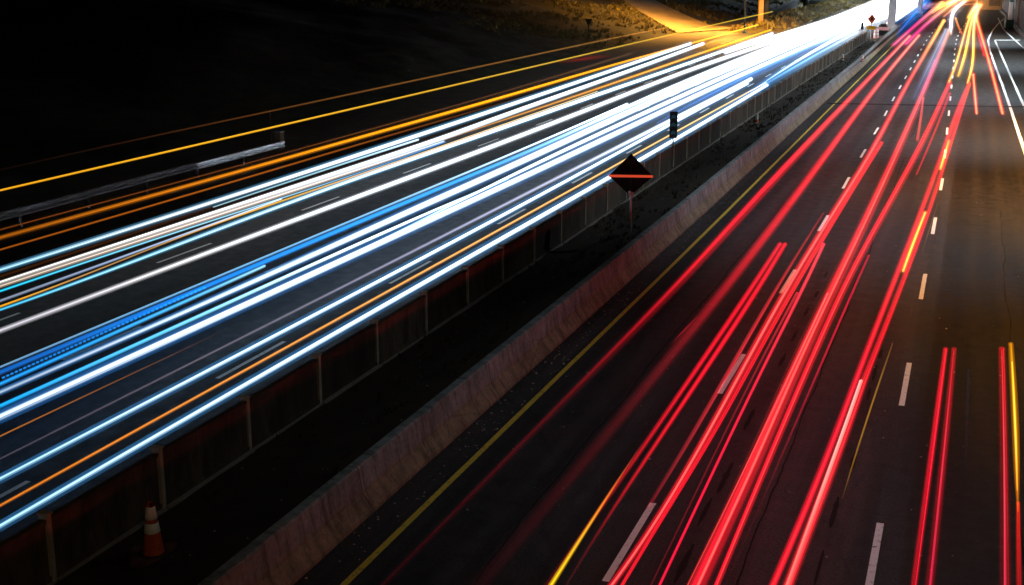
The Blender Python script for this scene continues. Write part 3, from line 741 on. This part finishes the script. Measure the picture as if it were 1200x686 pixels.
trail('white trail with a gold upper edge above the lone white trail', [dict(p=P((0, 363.5, 3, C(60, 190, 235)), (120, 322, 4, C(160, 225, 245)), (300, 251, 6, C(200, 225, 250)), (450, 197.5, 6, WB), (560, 161, 6, WH), (710, 107, 6, WH), (750, 95, 5, WH), (850, 59, 5, WH), (905, 39.5, 4, WH)), core=.8, halo=(1.3, .18, (.05, .35, .6))),
      dict(p=P((0, 359.5, 3.2, C(250, 170, 20)), (100, 324, 2.2, C(190, 140, 80)), (200, 280.5, 1.6, C(180, 130, 60)), (300, 245.5, 3.2, C(255, 190, 30)), (420, 206, 2, C(240, 170, 70)), (560, 157, 2.6, C(255, 200, 90)), (700, 107.5, 1.5, C(255, 215, 130))), core=.9),
      dict(p=P((0, 353, 4.5, C(120, 130, 150)), (130, 306.5, 4, C(130, 150, 185)), (240, 266, 3, C(170, 190, 220)), (330, 233.5, 2.5, C(230, 235, 245))), core=.9)], .65, W_)
trail('broad cream white double trail ending halfway across the left road', [dict(p=P((0, 331.5, 5.5, C(232, 226, 220)), (300, 233.5, 6, C(255, 250, 245, 1.3)), (450, 185, 8, WH), (524, 161.5, 7, WH), (600, 131, 7, WH), (694, 100, 6, WH), (824, 51.5, 5, WH)), core=.85),
      dict(p=P((0, 336, 5, C(200, 180, 160)), (300, 238, 6, C(240, 222, 212)), (450, 190, 5, C(255, 235, 225)), (520, 166, 3, C(215, 235, 255))), core=.9),
      dict(p=P((0, 341.5, 4, C(30, 195, 240)), (160, 287, 3, C(120, 205, 235)), (300, 242, 2.4, C(160, 215, 240)), (450, 194.5, 3, C(40, 130, 190)), (522, 166.5, 2.2, C(20, 120, 200))), core=.9)], .66, W_)
trail('amber trail joining the cream double trail and running far ahead', [dict(p=P((490, 174.5, 1.5, C(60, 40, 20)), (560, 150.5, 4, C(165, 110, 30)), (710, 102, 5, C(215, 140, 30)), (820, 62.5, 5, OB), (903, 35.5, 3.2, OB)), core=.85, ext=False)], .66, 'orange trails on the left carriageway', False)
trail('dark brown trail under the topmost white trail at left', [dict(p=P((0, 324.5, 5.5, C(48, 24, 6)), (200, 259, 5, C(52, 25, 6)), (330, 217, 3.5, C(40, 18, 4)), (420, 187, 2, C(12, 6, 3))), core=.9)], .65, 'orange trails on the left carriageway')
trail('topmost white headlight trail of the left carriageway', [dict(p=P((0, 316.5, 6, LB), (300, 221.5, 7, C(250, 250, 245, 1.3)), (450, 172, 7, WH), (560, 136, 7, WH), (670, 99, 6, WH), (809, 51.5, 5, WH)), core=.75, halo=(1.3, .12, (.08, .38, .7))),
      dict(p=P((250, 243, 1.6, C(150, 205, 220)), (400, 192.5, 2.6, C(150, 210, 225)), (490, 164, 3, WB)), core=.9, ext=False)], .65, W_)
ORG = 'orange trails on the left carriageway'
trail('thin brown orange trail just below the broad orange trail', [dict(p=P((0, 293, 3, C(150, 75, 15)), (300, 206, 3, C(160, 82, 15)), (450, 160, 3.2, C(120, 60, 18)), (600, 118, 2.4, C(70, 38, 12)), (640, 106, 1.5, C(40, 24, 10))), core=.85)], .9, ORG)
trail('broad orange trail along the outer left lane', [dict(p=P((0, 279, 7.5, C(135, 72, 8)), (300, 196.5, 7, C(190, 105, 10)), (450, 153, 6, C(240, 150, 15)), (600, 112.5, 6, OB), (700, 80.5, 4, OB), (830, 46, 3.4, OB), (888, 29.5, 2.6, C(255, 215, 60))), core=.85)], .9, ORG)
trail('faint brown line just above the broad orange trail', [dict(p=P((0, 269.5, 2.6, C(105, 50, 10)), (300, 190, 2.4, C(95, 46, 12)), (450, 147, 2.6, C(85, 48, 20)), (600, 106.5, 3.5, C(70, 40, 20)), (740, 63, 5, C(70, 45, 25))), core=.85)], .9, ORG)
trail('long thin yellow marker light trail high above the left shoulder', [dict(p=P((0, 223.4, 3.2, YE), (300, 154, 3.2, C(255, 185, 40)), (600, 84.5, 2.8, C(215, 165, 45)), (790, 39.5, 2.2, C(190, 160, 50)), (905, 14, 1.8, C(215, 175, 40))), core=.85)], 3.3, ORG)
trail('highest faint brown trail fading into the dark at left', [dict(p=P((20, 195, 2.4, C(16, 7, 3)), (150, 165.5, 2.4, C(36, 16, 7)), (300, 134.5, 2.6, C(82, 46, 16)), (450, 102, 2.8, C(110, 68, 28)), (600, 70.5, 2.8, C(120, 78, 32)), (720, 44, 2.4, C(130, 90, 40)), (780, 33, 2, C(150, 100, 40))), core=.85)], 3.9, ORG)
trail('short blurred red reflection on the grass at the foot of the slope', [dict(p=P((655, 74, 2.5, C(60, 8, 3)), (680, 71, 6, C(105, 12, 6)), (700, 68, 6, C(95, 10, 5)), (718, 66, 2, C(40, 6, 2))), core=0, halo=(1.0, .5, None), ext=False)], .7, 'red tail light trails', False)  # red light reflected by the grass, put in as a dim glowing tube
# far white mass
FW = C(255, 255, 255, 3.5)
trail('dense white glare of headlights filling the road left of the pier', [
    dict(p=P((850, 62, 5, WH), (910, 41.5, 6, FW), (970, 26.5, 7, FW), (1003, 12, 9, FW), (1030, 3, 12, FW), (1060, -3, 14, FW)), core=.9, ext=False),
    dict(p=P((905, 52, 3, WH), (970, 33, 7, FW), (1010, 16, 12, FW), (1045, 3, 14, FW), (1066, -2, 16, FW)), core=.95, ext=False),
    dict(p=P((960, 41, 4, FW), (1010, 24, 12, FW), (1036, 13, 14, FW), (1062, 4, 16, FW), (1072, 0, 12, FW)), core=.95, ext=False),
    dict(p=P((985, 37, 4, FW), (1012, 27, 8, FW), (1034, 20, 10, FW), (1056, 13, 12, FW), (1068, 6, 14, FW), (1073, 1, 12, FW)), core=.95, halo=(1.5, .2, (.02, .30, .75)), ext=False),
    dict(p=P((1046, 25, 5, FW), (1054, 18, 11, FW), (1064, 11, 14, FW), (1072, 4, 14, FW), (1079, -4, 12, FW)), core=1.0, z=1.1, halo=(1.7, .22, (.0, .25, .9)), ext=False),
    dict(p=P((1020, 8, 12, FW), (1036, 4, 14, FW), (1056, -1, 16, FW), (1074, -5, 14, FW)), core=1.0, z=1.6, ext=False)], .9, W_, False)
trail('pale headlight trail on the wet looking lane beside the far wall', [dict(p=P((880, 108, 2, C(70, 120, 170)), (925, 76, 3, WB), (970, 50.5, 5, WH), (1005, 32, 5, FW), (1035, 19, 8, FW)), core=.85, ext=False)], .65, W_, False)
trail('glow band for the blue lit lane between the wall top and the far headlight trails', [dict(p=P((850, 128, 3, C(10, 40, 80)), (900, 95, 11, C(60, 120, 180)), (960, 61, 13, C(110, 165, 215)), (1003, 38, 8, C(150, 190, 225))), core=0, halo=(1.0, .5, None), ext=False),  # bluish sheen of the lane surface, put in as wide glowing tubes
    dict(p=P((770, 145, 4, C(20, 60, 110)), (850, 102, 8, C(40, 105, 190)), (960, 51, 8, C(70, 130, 210)), (1000, 36, 5, C(120, 170, 230))), core=0, halo=(1.0, .45, None), ext=False)], .5, 'blue trails on the left carriageway', False)
trail('added glow for the blue light on road and far barrier right of the pier', [dict(p=P((1052, 42, 5, C(20, 60, 120)), (1064, 26, 10, C(20, 110, 215)), (1077, 14, 12, C(10, 140, 255)), (1086, 4, 10, C(60, 120, 235))), core=0, halo=(1.0, .34, None), ext=False)], .7, 'blue trails on the left carriageway', False)  # blue light lying on road and barrier, put in as a glowing tube

# --- right carriageway: red tail lights
RG = 'red tail light trails'
R0 = C(70, 4, 8); R1 = C(140, 8, 18); RED = C(255, 20, 42, 1.05); RB = C(255, 36, 46, 1.15); PK = C(255, 120, 108, 1.1); PKB = C(255, 190, 175, 1.2); MG = C(250, 40, 140, 1.1); YB = C(255, 235, 80, 1.9); OG = C(255, 180, 80, 2.2)
def red(label, pts, core=None, z=.8, ext=True, hk=.55, extra=(), group=RG, **kw):
    st = [dict(p=pts, core=0, halo=(1.0, hk, None))]
    if core: st.append(dict(p=[(x, y, w_*core[0], core[1]) for x, y, w_, c in pts], core=1.0))
    trail(label, st+list(extra), z, group, ext, **kw)
red('leftmost red trail, dark at the bottom and nearest the yellow line', P((450, 686, 7, C(28, 1, 4)), (600, 533, 7, C(50, 2, 6)), (683, 449, 8, C(75, 4, 8)), (785, 346, 9, C(150, 8, 22)), (834, 292, 9, C(225, 20, 36)), (900, 219, 9, RED), (944, 172, 8, RB), (1028, 83, 5, RB), (1050, 59, 4, RB), (1066, 43, 4, C(255, 90, 70))),
    extra=[dict(p=P((900, 219, 2, RED), (960, 154, 3, C(255, 70, 60)), (1028, 83, 2.4, PK), (1066, 43, 2, PKB)), core=1, ext=False),
           dict(p=P((1047, 54, 5, MG), (1070, 33, 5, MG), (1092, 14, 5, C(255, 130, 150, 1.3)), (1104, 5, 6, OG)), core=.7, halo=(1.2, .3, None), ext=False)])
red('wide dull red trail in the first right lane', P((565, 686, 20, C(24, 2, 4)), (654, 578, 16, C(40, 3, 6)), (708, 516, 15, C(56, 6, 9)), (757, 455, 13, C(78, 12, 16)), (808, 392, 13, C(110, 16, 22)), (845, 346, 11, C(160, 18, 30)), (900, 275, 10, C(230, 24, 40)), (975, 174, 8, RB), (1025, 102, 5.5, RB), (1077, 42, 4, C(255, 90, 60))), hk=.5,
    extra=[dict(p=P((930, 234, 2, RED), (975, 174, 3, C(255, 62, 58)), (1025, 102, 2.6, PK), (1077, 42, 2, PKB)), core=1, ext=False),
           dict(p=P((1061, 53, 5, MG), (1080, 34, 5, MG), (1098, 18, 5, C(255, 140, 150, 1.3)), (1118, 4, 6, OG)), core=.7, halo=(1.2, .3, None), ext=False)])
red('short thin red wisp left of the wide dull red trail', P((786, 404, 1.2, C(60, 5, 10)), (800, 389, 2, C(170, 14, 30)), (816, 373, 1.8, C(90, 8, 16))), ext=False, hk=.7)
red('close red pair of trails starting abruptly below the dark lane', P((641, 686, 5, C(80, 6, 10)), (702, 599, 5, C(120, 10, 16)), (760, 516, 5, C(200, 18, 34)), (830, 413, 5.5, RED), (876, 346, 6, RED), (914, 287, 5, C(250, 24, 48))), hk=.6,
    extra=[dict(p=P((664, 686, 3, C(40, 4, 8)), (700, 624, 4, C(85, 8, 14)), (772, 516, 5, C(210, 20, 34)), (841, 413, 5.5, RED), (885, 346, 6, RED), (920, 287, 4.5, RED)), core=0, halo=(1, .6, None))])
trail('yellow trail at the bottom left of the red pair', [dict(p=P((646, 686, 5.5, C(255, 205, 20, 1.1)), (680, 632, 4.2, C(255, 190, 30)), (714, 579, 2.8, C(235, 120, 30)), (733, 550, 2, C(150, 60, 20)), (752, 521, 1, C(60, 20, 10))), core=.75, halo=(1.15, .3, None))], .8, 'yellow indicator trails')
red('bright red double trail running over the left lane dashes', P((717, 686, 7, RED), (766, 620, 7, RED), (826, 516, 7, RB), (868, 437, 7.5, RB), (918, 344, 7.5, RB), (975, 250, 7, RB), (1028, 173, 6.5, RB), (1051, 118, 5.5, RB), (1080, 71, 4.5, C(255, 80, 70)), (1106, 25, 4, OG)), core=(.4, PK), hk=.55,
    extra=[dict(p=P((729, 686, 4, RED), (780, 600, 4, RED), (834, 516, 4.5, RED), (880, 428, 5, RED), (930, 337, 5, RB), (982, 250, 5, RB), (1033, 168, 4, RB)), core=0, halo=(1, .6, None)),
           dict(p=P((759, 596, 4, C(120, 20, 30)), (809, 516, 5, C(170, 34, 44)), (860, 426, 5, C(235, 50, 60)), (905, 344, 4, C(220, 40, 50)), (965, 250, 2, C(150, 20, 26))), core=0, halo=(1, .5, None), ext=False)])
red('thin bright red line right of the double trail', P((773, 686, 3, C(255, 20, 60)), (853, 516, 3, C(255, 24, 60)), (900, 419, 3, C(255, 30, 60)), (939, 344, 4, C(255, 50, 70)), (965, 287, 4, C(255, 60, 75))), hk=.75,
    extra=[dict(p=P((763, 686, 2, C(90, 10, 20)), (845, 516, 2, C(120, 12, 26)), (893, 419, 2, C(160, 16, 34)), (934, 344, 3, C(220, 40, 55))), core=0, halo=(1, .7, None))])
red('thickest bright red trail down the middle lane', P((818, 686, 17, RED), (858, 600, 16, RED), (897, 516, 15, RB), (935, 425, 14, RB), (974, 344, 12, RB), (1020, 249, 10, RB), (1055, 172, 8, RB), (1080, 113, 6, C(255, 80, 90)), (1100, 68, 4.5, C(255, 110, 140)), (1114, 33, 4, C(255, 190, 150))), core=(.22, PK), hk=.55,
    extra=[dict(p=P((806, 686, 2, C(255, 70, 60)), (890, 516, 2, C(255, 90, 80)), (970, 344, 2, PK)), core=1),
           dict(p=P((1081, 110, 3, C(230, 40, 120)), (1096, 72, 3, C(240, 50, 140))), core=0, halo=(1, .5, None), ext=False)])
red('second red trail hugging the right side of the thickest trail', P((840, 686, 6, RED), (915, 504, 7, RED), (985, 344, 7, RED), (1000, 316, 7, RED), (1048, 228, 6.5, RED), (1081, 172, 7, RED), (1113, 98, 5, RB)), hk=.6, core=(.25, C(255, 80, 72)),
    extra=[dict(p=P((1074, 205, 1.5, RED), (1098, 150, 3, RED), (1113, 110, 2.5, RED)), core=0, halo=(1, .5, None), ext=False),
           dict(p=P((1112, 97, 4.5, OG), (1122, 74, 4.5, YB), (1130, 40, 4.5, C(255, 225, 150, 1.4)), (1136, 18, 5, YB), (1150, 1, 6, OG)), core=.75, halo=(1.3, .25, (.9, .1, .05)), ext=False)])
red('thin red line right of the second red trail near the lane middle', P((850, 686, 1.5, C(40, 3, 6)), (905, 560, 1.6, C(70, 5, 10)), (998, 344, 3, C(235, 20, 60)), (1018, 300, 2.4, C(200, 16, 50))), hk=.7, ext=False)
red('short red spur ending beside the white lilac mist streak', P((1075, 165, 3, C(235, 60, 55)), (1079, 140, 3, C(255, 90, 80)), (1082, 115, 2, C(255, 90, 90))), ext=False, hk=.7)
red('left half of the red pair in the third lane', P((906, 686, 8, RED), (973, 532, 8, C(245, 14, 44)), (1000, 450, 7, C(240, 12, 44)), (1043, 344, 6.5, RED), (1079, 250, 6, RED), (1108, 172, 5.5, RED), (1121, 130, 5, RB), (1136, 98, 4, RB)), hk=.6, core=(.2, C(255, 60, 66)))
red('right half of the red pair in the third lane with a pale pink core', P((924, 686, 11, RB), (952, 610, 10.5, RB), (990, 512, 10, RB), (1012, 446, 8, RB), (1017, 436, 6, RED), (1053, 344, 6, RED), (1085, 262, 5, RED), (1112, 176, 4.5, RB), (1126, 130, 4, RB), (1136, 100, 4, C(255, 90, 60))), hk=.6,
    extra=[dict(p=P((923, 686, 6, PK), (950, 612, 6, C(255, 140, 128)), (985, 516, 5, PKB), (1009, 447, 5, PKB)), core=1)])
trail('short yellow dash of light on the red pair at mid distance', [dict(p=P((1058, 319, 5, OG), (1068, 290, 5.5, YB), (1084, 250, 4.5, OG)), core=.7, halo=(1.25, .4, C(255, 120, 20)), ext=False)], .84, 'yellow indicator trails', False)
trail('farther short yellow dash of light on the red pair', [dict(p=P((1102, 199, 4.5, OG), (1106, 186, 5, YB), (1112, 166, 4, C(255, 200, 60, 1.2))), core=.7, halo=(1.25, .4, C(255, 120, 20)), ext=False)], .84, 'yellow indicator trails', False)
trail('yellow orange trail bending along the third lane in the distance', [dict(p=P((1123, 90, 5, C(255, 205, 40, 1.2)), (1130, 70, 5, YB), (1135, 48, 4.5, YB), (1137, 22, 5, C(255, 235, 150, 1.5)), (1150, 2, 6, OG)), core=.85, halo=(1.4, .2, (.9, .1, .02)), ext=False)], .84, 'yellow indicator trails', False)
trail('second yellow trail curving back under the far bright knot', [dict(p=P((1134, 98, 4, OG), (1140, 80, 4.5, YB), (1141.5, 60, 4, YB), (1140, 30, 5, C(255, 240, 170, 1.5)), (1144, 12, 6, C(255, 230, 170, 1.5)), (1156, -2, 6, OG)), core=.85, halo=(1.5, .2, (.9, .08, .03)), ext=False)], .84, 'yellow indicator trails', False)
red('lone short red trail with a pale core right of the third lane', P((1144.5, 134, 4, RED), (1142.5, 112, 4.5, RED), (1140.5, 88, 4.5, RED)), core=(.5, C(255, 225, 140, 1.2)), ext=False, hk=.7)
red('long red and yellow trail slanting to the right road edge', P((1175, 134, 5, RED), (1167, 102, 5, RED), (1158, 68, 4.5, RED), (1149, 40, 4.5, RED), (1143, 18, 5, C(255, 120, 60))), core=(.5, C(255, 225, 120, 1.2)), ext=False, hk=.7,
    extra=[dict(p=P((1154, 66, 4, C(240, 20, 50)), (1149, 48, 4, C(240, 20, 50)), (1144, 30, 3, C(240, 30, 60))), core=0, halo=(1, .6, None), ext=False)])
red('thin orange red hook of light left of the far bright knot', P((1127, 40, 2, C(230, 90, 60)), (1122, 30, 2.2, C(255, 140, 60)), (1120, 22, 2.4, C(255, 180, 90))), ext=False, hk=.9)
trail('white lilac mist streak between two red trails', [dict(p=P((1071, 118, 8, C(60, 62, 90)), (1085, 88, 8, C(120, 125, 160)), (1098, 60, 7, C(160, 165, 200)), (1109, 36, 5, C(190, 190, 225))), core=0, halo=(1.0, .5, None), ext=False)], .6, 'white trails on the right carriageway', False)
trail('bright white vertical flare above the far lane dashes', [dict(p=P((1114.5, 41, 2.5, C(255, 170, 120, 1.2)), (1114.5, 30, 6, FW), (1114.5, 20, 6, FW), (1117, 12, 6, FW), (1130, 3, 6, C(255, 235, 180, 1.6))), core=.8, halo=(1.6, .2, (.5, .3, .5)), ext=False)], .8, 'white trails on the right carriageway', False)
trail('orange and pink sweep of lights at the very top of the right road', [
    dict(p=P((1092, 16, 5, C(255, 150, 90, 1.2)), (1106, 7, 7, YB), (1122, -2, 9, OG)), core=.8, halo=(1.5, .2, (.9, .15, .1)), ext=False),
    dict(p=P((1106, 20, 3, C(255, 150, 130)), (1120, 8, 5, C(255, 220, 170, 1.4)), (1138, -2, 6, OG)), core=.8, halo=(1.5, .2, (.9, .2, .1)), ext=False),
    dict(p=P((1110, 6, 5, C(255, 210, 190, 1.5)), (1126, -1, 9, C(255, 220, 190, 2)), (1140, -6, 8, OG)), core=.9, halo=(1.8, .2, (.8, .3, .15)), ext=False),
    dict(p=P((1134, 22, 4, YB), (1140, 10, 7, C(255, 240, 190, 1.6)), (1152, -2, 8, C(255, 200, 130, 1.3))), core=.85, halo=(1.4, .2, (.9, .25, .05)), ext=False)], .8, 'yellow indicator trails', False)
trail('added faint warm glow for the haze of far lights at the top of the right road', [dict(p=P((1082, 10, 6, C(150, 70, 90)), (1110, 5, 14, C(190, 110, 80)), (1140, 4, 16, C(210, 120, 60)), (1158, 2, 8, C(150, 80, 40))), core=0, halo=(1, .4, None), ext=False)], .9, 'yellow indicator trails', False)  # blurred glow put in as one wide dim tube, not a vehicle's trail
trail('thin amber line crossing beside the right lane dashes', [dict(p=P((987, 585, 1.5, C(70, 45, 10)), (1000, 541, 3, C(165, 115, 25)), (1025, 463, 3, C(190, 135, 40)), (1046, 403, 2, C(110, 75, 30))), core=.85, ext=False)], .8, 'yellow indicator trails', False)
trail('farther thin amber line left of the brown lane', [dict(p=P((1080.5, 296, 1.4, C(75, 50, 25)), (1090, 266, 2.2, C(130, 95, 50)), (1099, 238, 1.6, C(80, 58, 35))), core=.85, ext=False)], .8, 'yellow indicator trails', False)
red('left trail of the dark red pair at lower right', P((1071, 686, 7, C(170, 6, 22)), (1094, 516, 6.5, C(215, 10, 34)), (1101, 462, 6, C(235, 16, 40)), (1108, 410, 5, C(225, 14, 36))), hk=.6, extra=[dict(p=P((1073, 686, 1.6, C(220, 20, 50)), (1095, 516, 1.8, C(250, 40, 70)), (1108.5, 410, 1.4, C(245, 40, 60))), core=1)])
red('right trail of the dark red pair at lower right', P((1089.5, 686, 10, C(110, 3, 12)), (1108, 516, 7.5, C(150, 6, 22)), (1113, 462, 7, C(160, 8, 24)), (1118, 410, 5.5, C(170, 10, 26))), hk=.6, extra=[dict(p=P((1090, 686, 3, C(250, 40, 85)), (1108, 516, 2.4, C(250, 60, 80)), (1118, 411, 1.4, C(200, 30, 50))), core=1)])
red('rightmost dark red trail with a pink core', P((1178, 686, 12, C(100, 2, 8)), (1177, 516, 8.5, C(140, 4, 18)), (1174, 410, 6.5, C(190, 10, 28))), hk=.6, extra=[dict(p=P((1178, 686, 4, C(245, 50, 80)), (1177.5, 516, 2.6, C(250, 80, 95)), (1174, 411, 1.6, C(220, 30, 50))), core=1)])
trail('thick yellow trail beside the rightmost red trail', [dict(p=P((1193, 600, 1.2, C(160, 40, 10)), (1191.5, 560, 6, C(255, 150, 10)), (1191, 516, 7.5, C(255, 195, 10, 1.05)), (1187.5, 450, 7, C(255, 190, 10, 1.05)), (1184.5, 404, 5, C(215, 150, 10))), core=.75, halo=(1.2, .35, C(200, 110, 0)), ext=False),
    dict(p=P((1192, 575, 1.2, C(255, 190, 60)), (1190.5, 516, 2.4, C(255, 235, 110, 1.2)), (1186, 425, 2, C(255, 220, 60))), core=1, z=.9, ext=False)], .82, 'yellow indicator trails', False)
red('thin red trail continuing below the thick yellow trail', P((1194, 686, 6, C(170, 10, 12)), (1193.5, 640, 5, C(200, 14, 14)), (1193, 590, 4, C(220, 40, 20))), hk=.55)
trail('faint bluish upright streak on the dark right lane', [dict(p=P((1131, 560, 3, C(6, 7, 12)), (1133, 500, 3.5, C(14, 16, 26)), (1135, 434, 2.5, C(20, 23, 38))), core=0, halo=(1, .5, None), ext=False)], .6, 'white trails on the right carriageway', False)
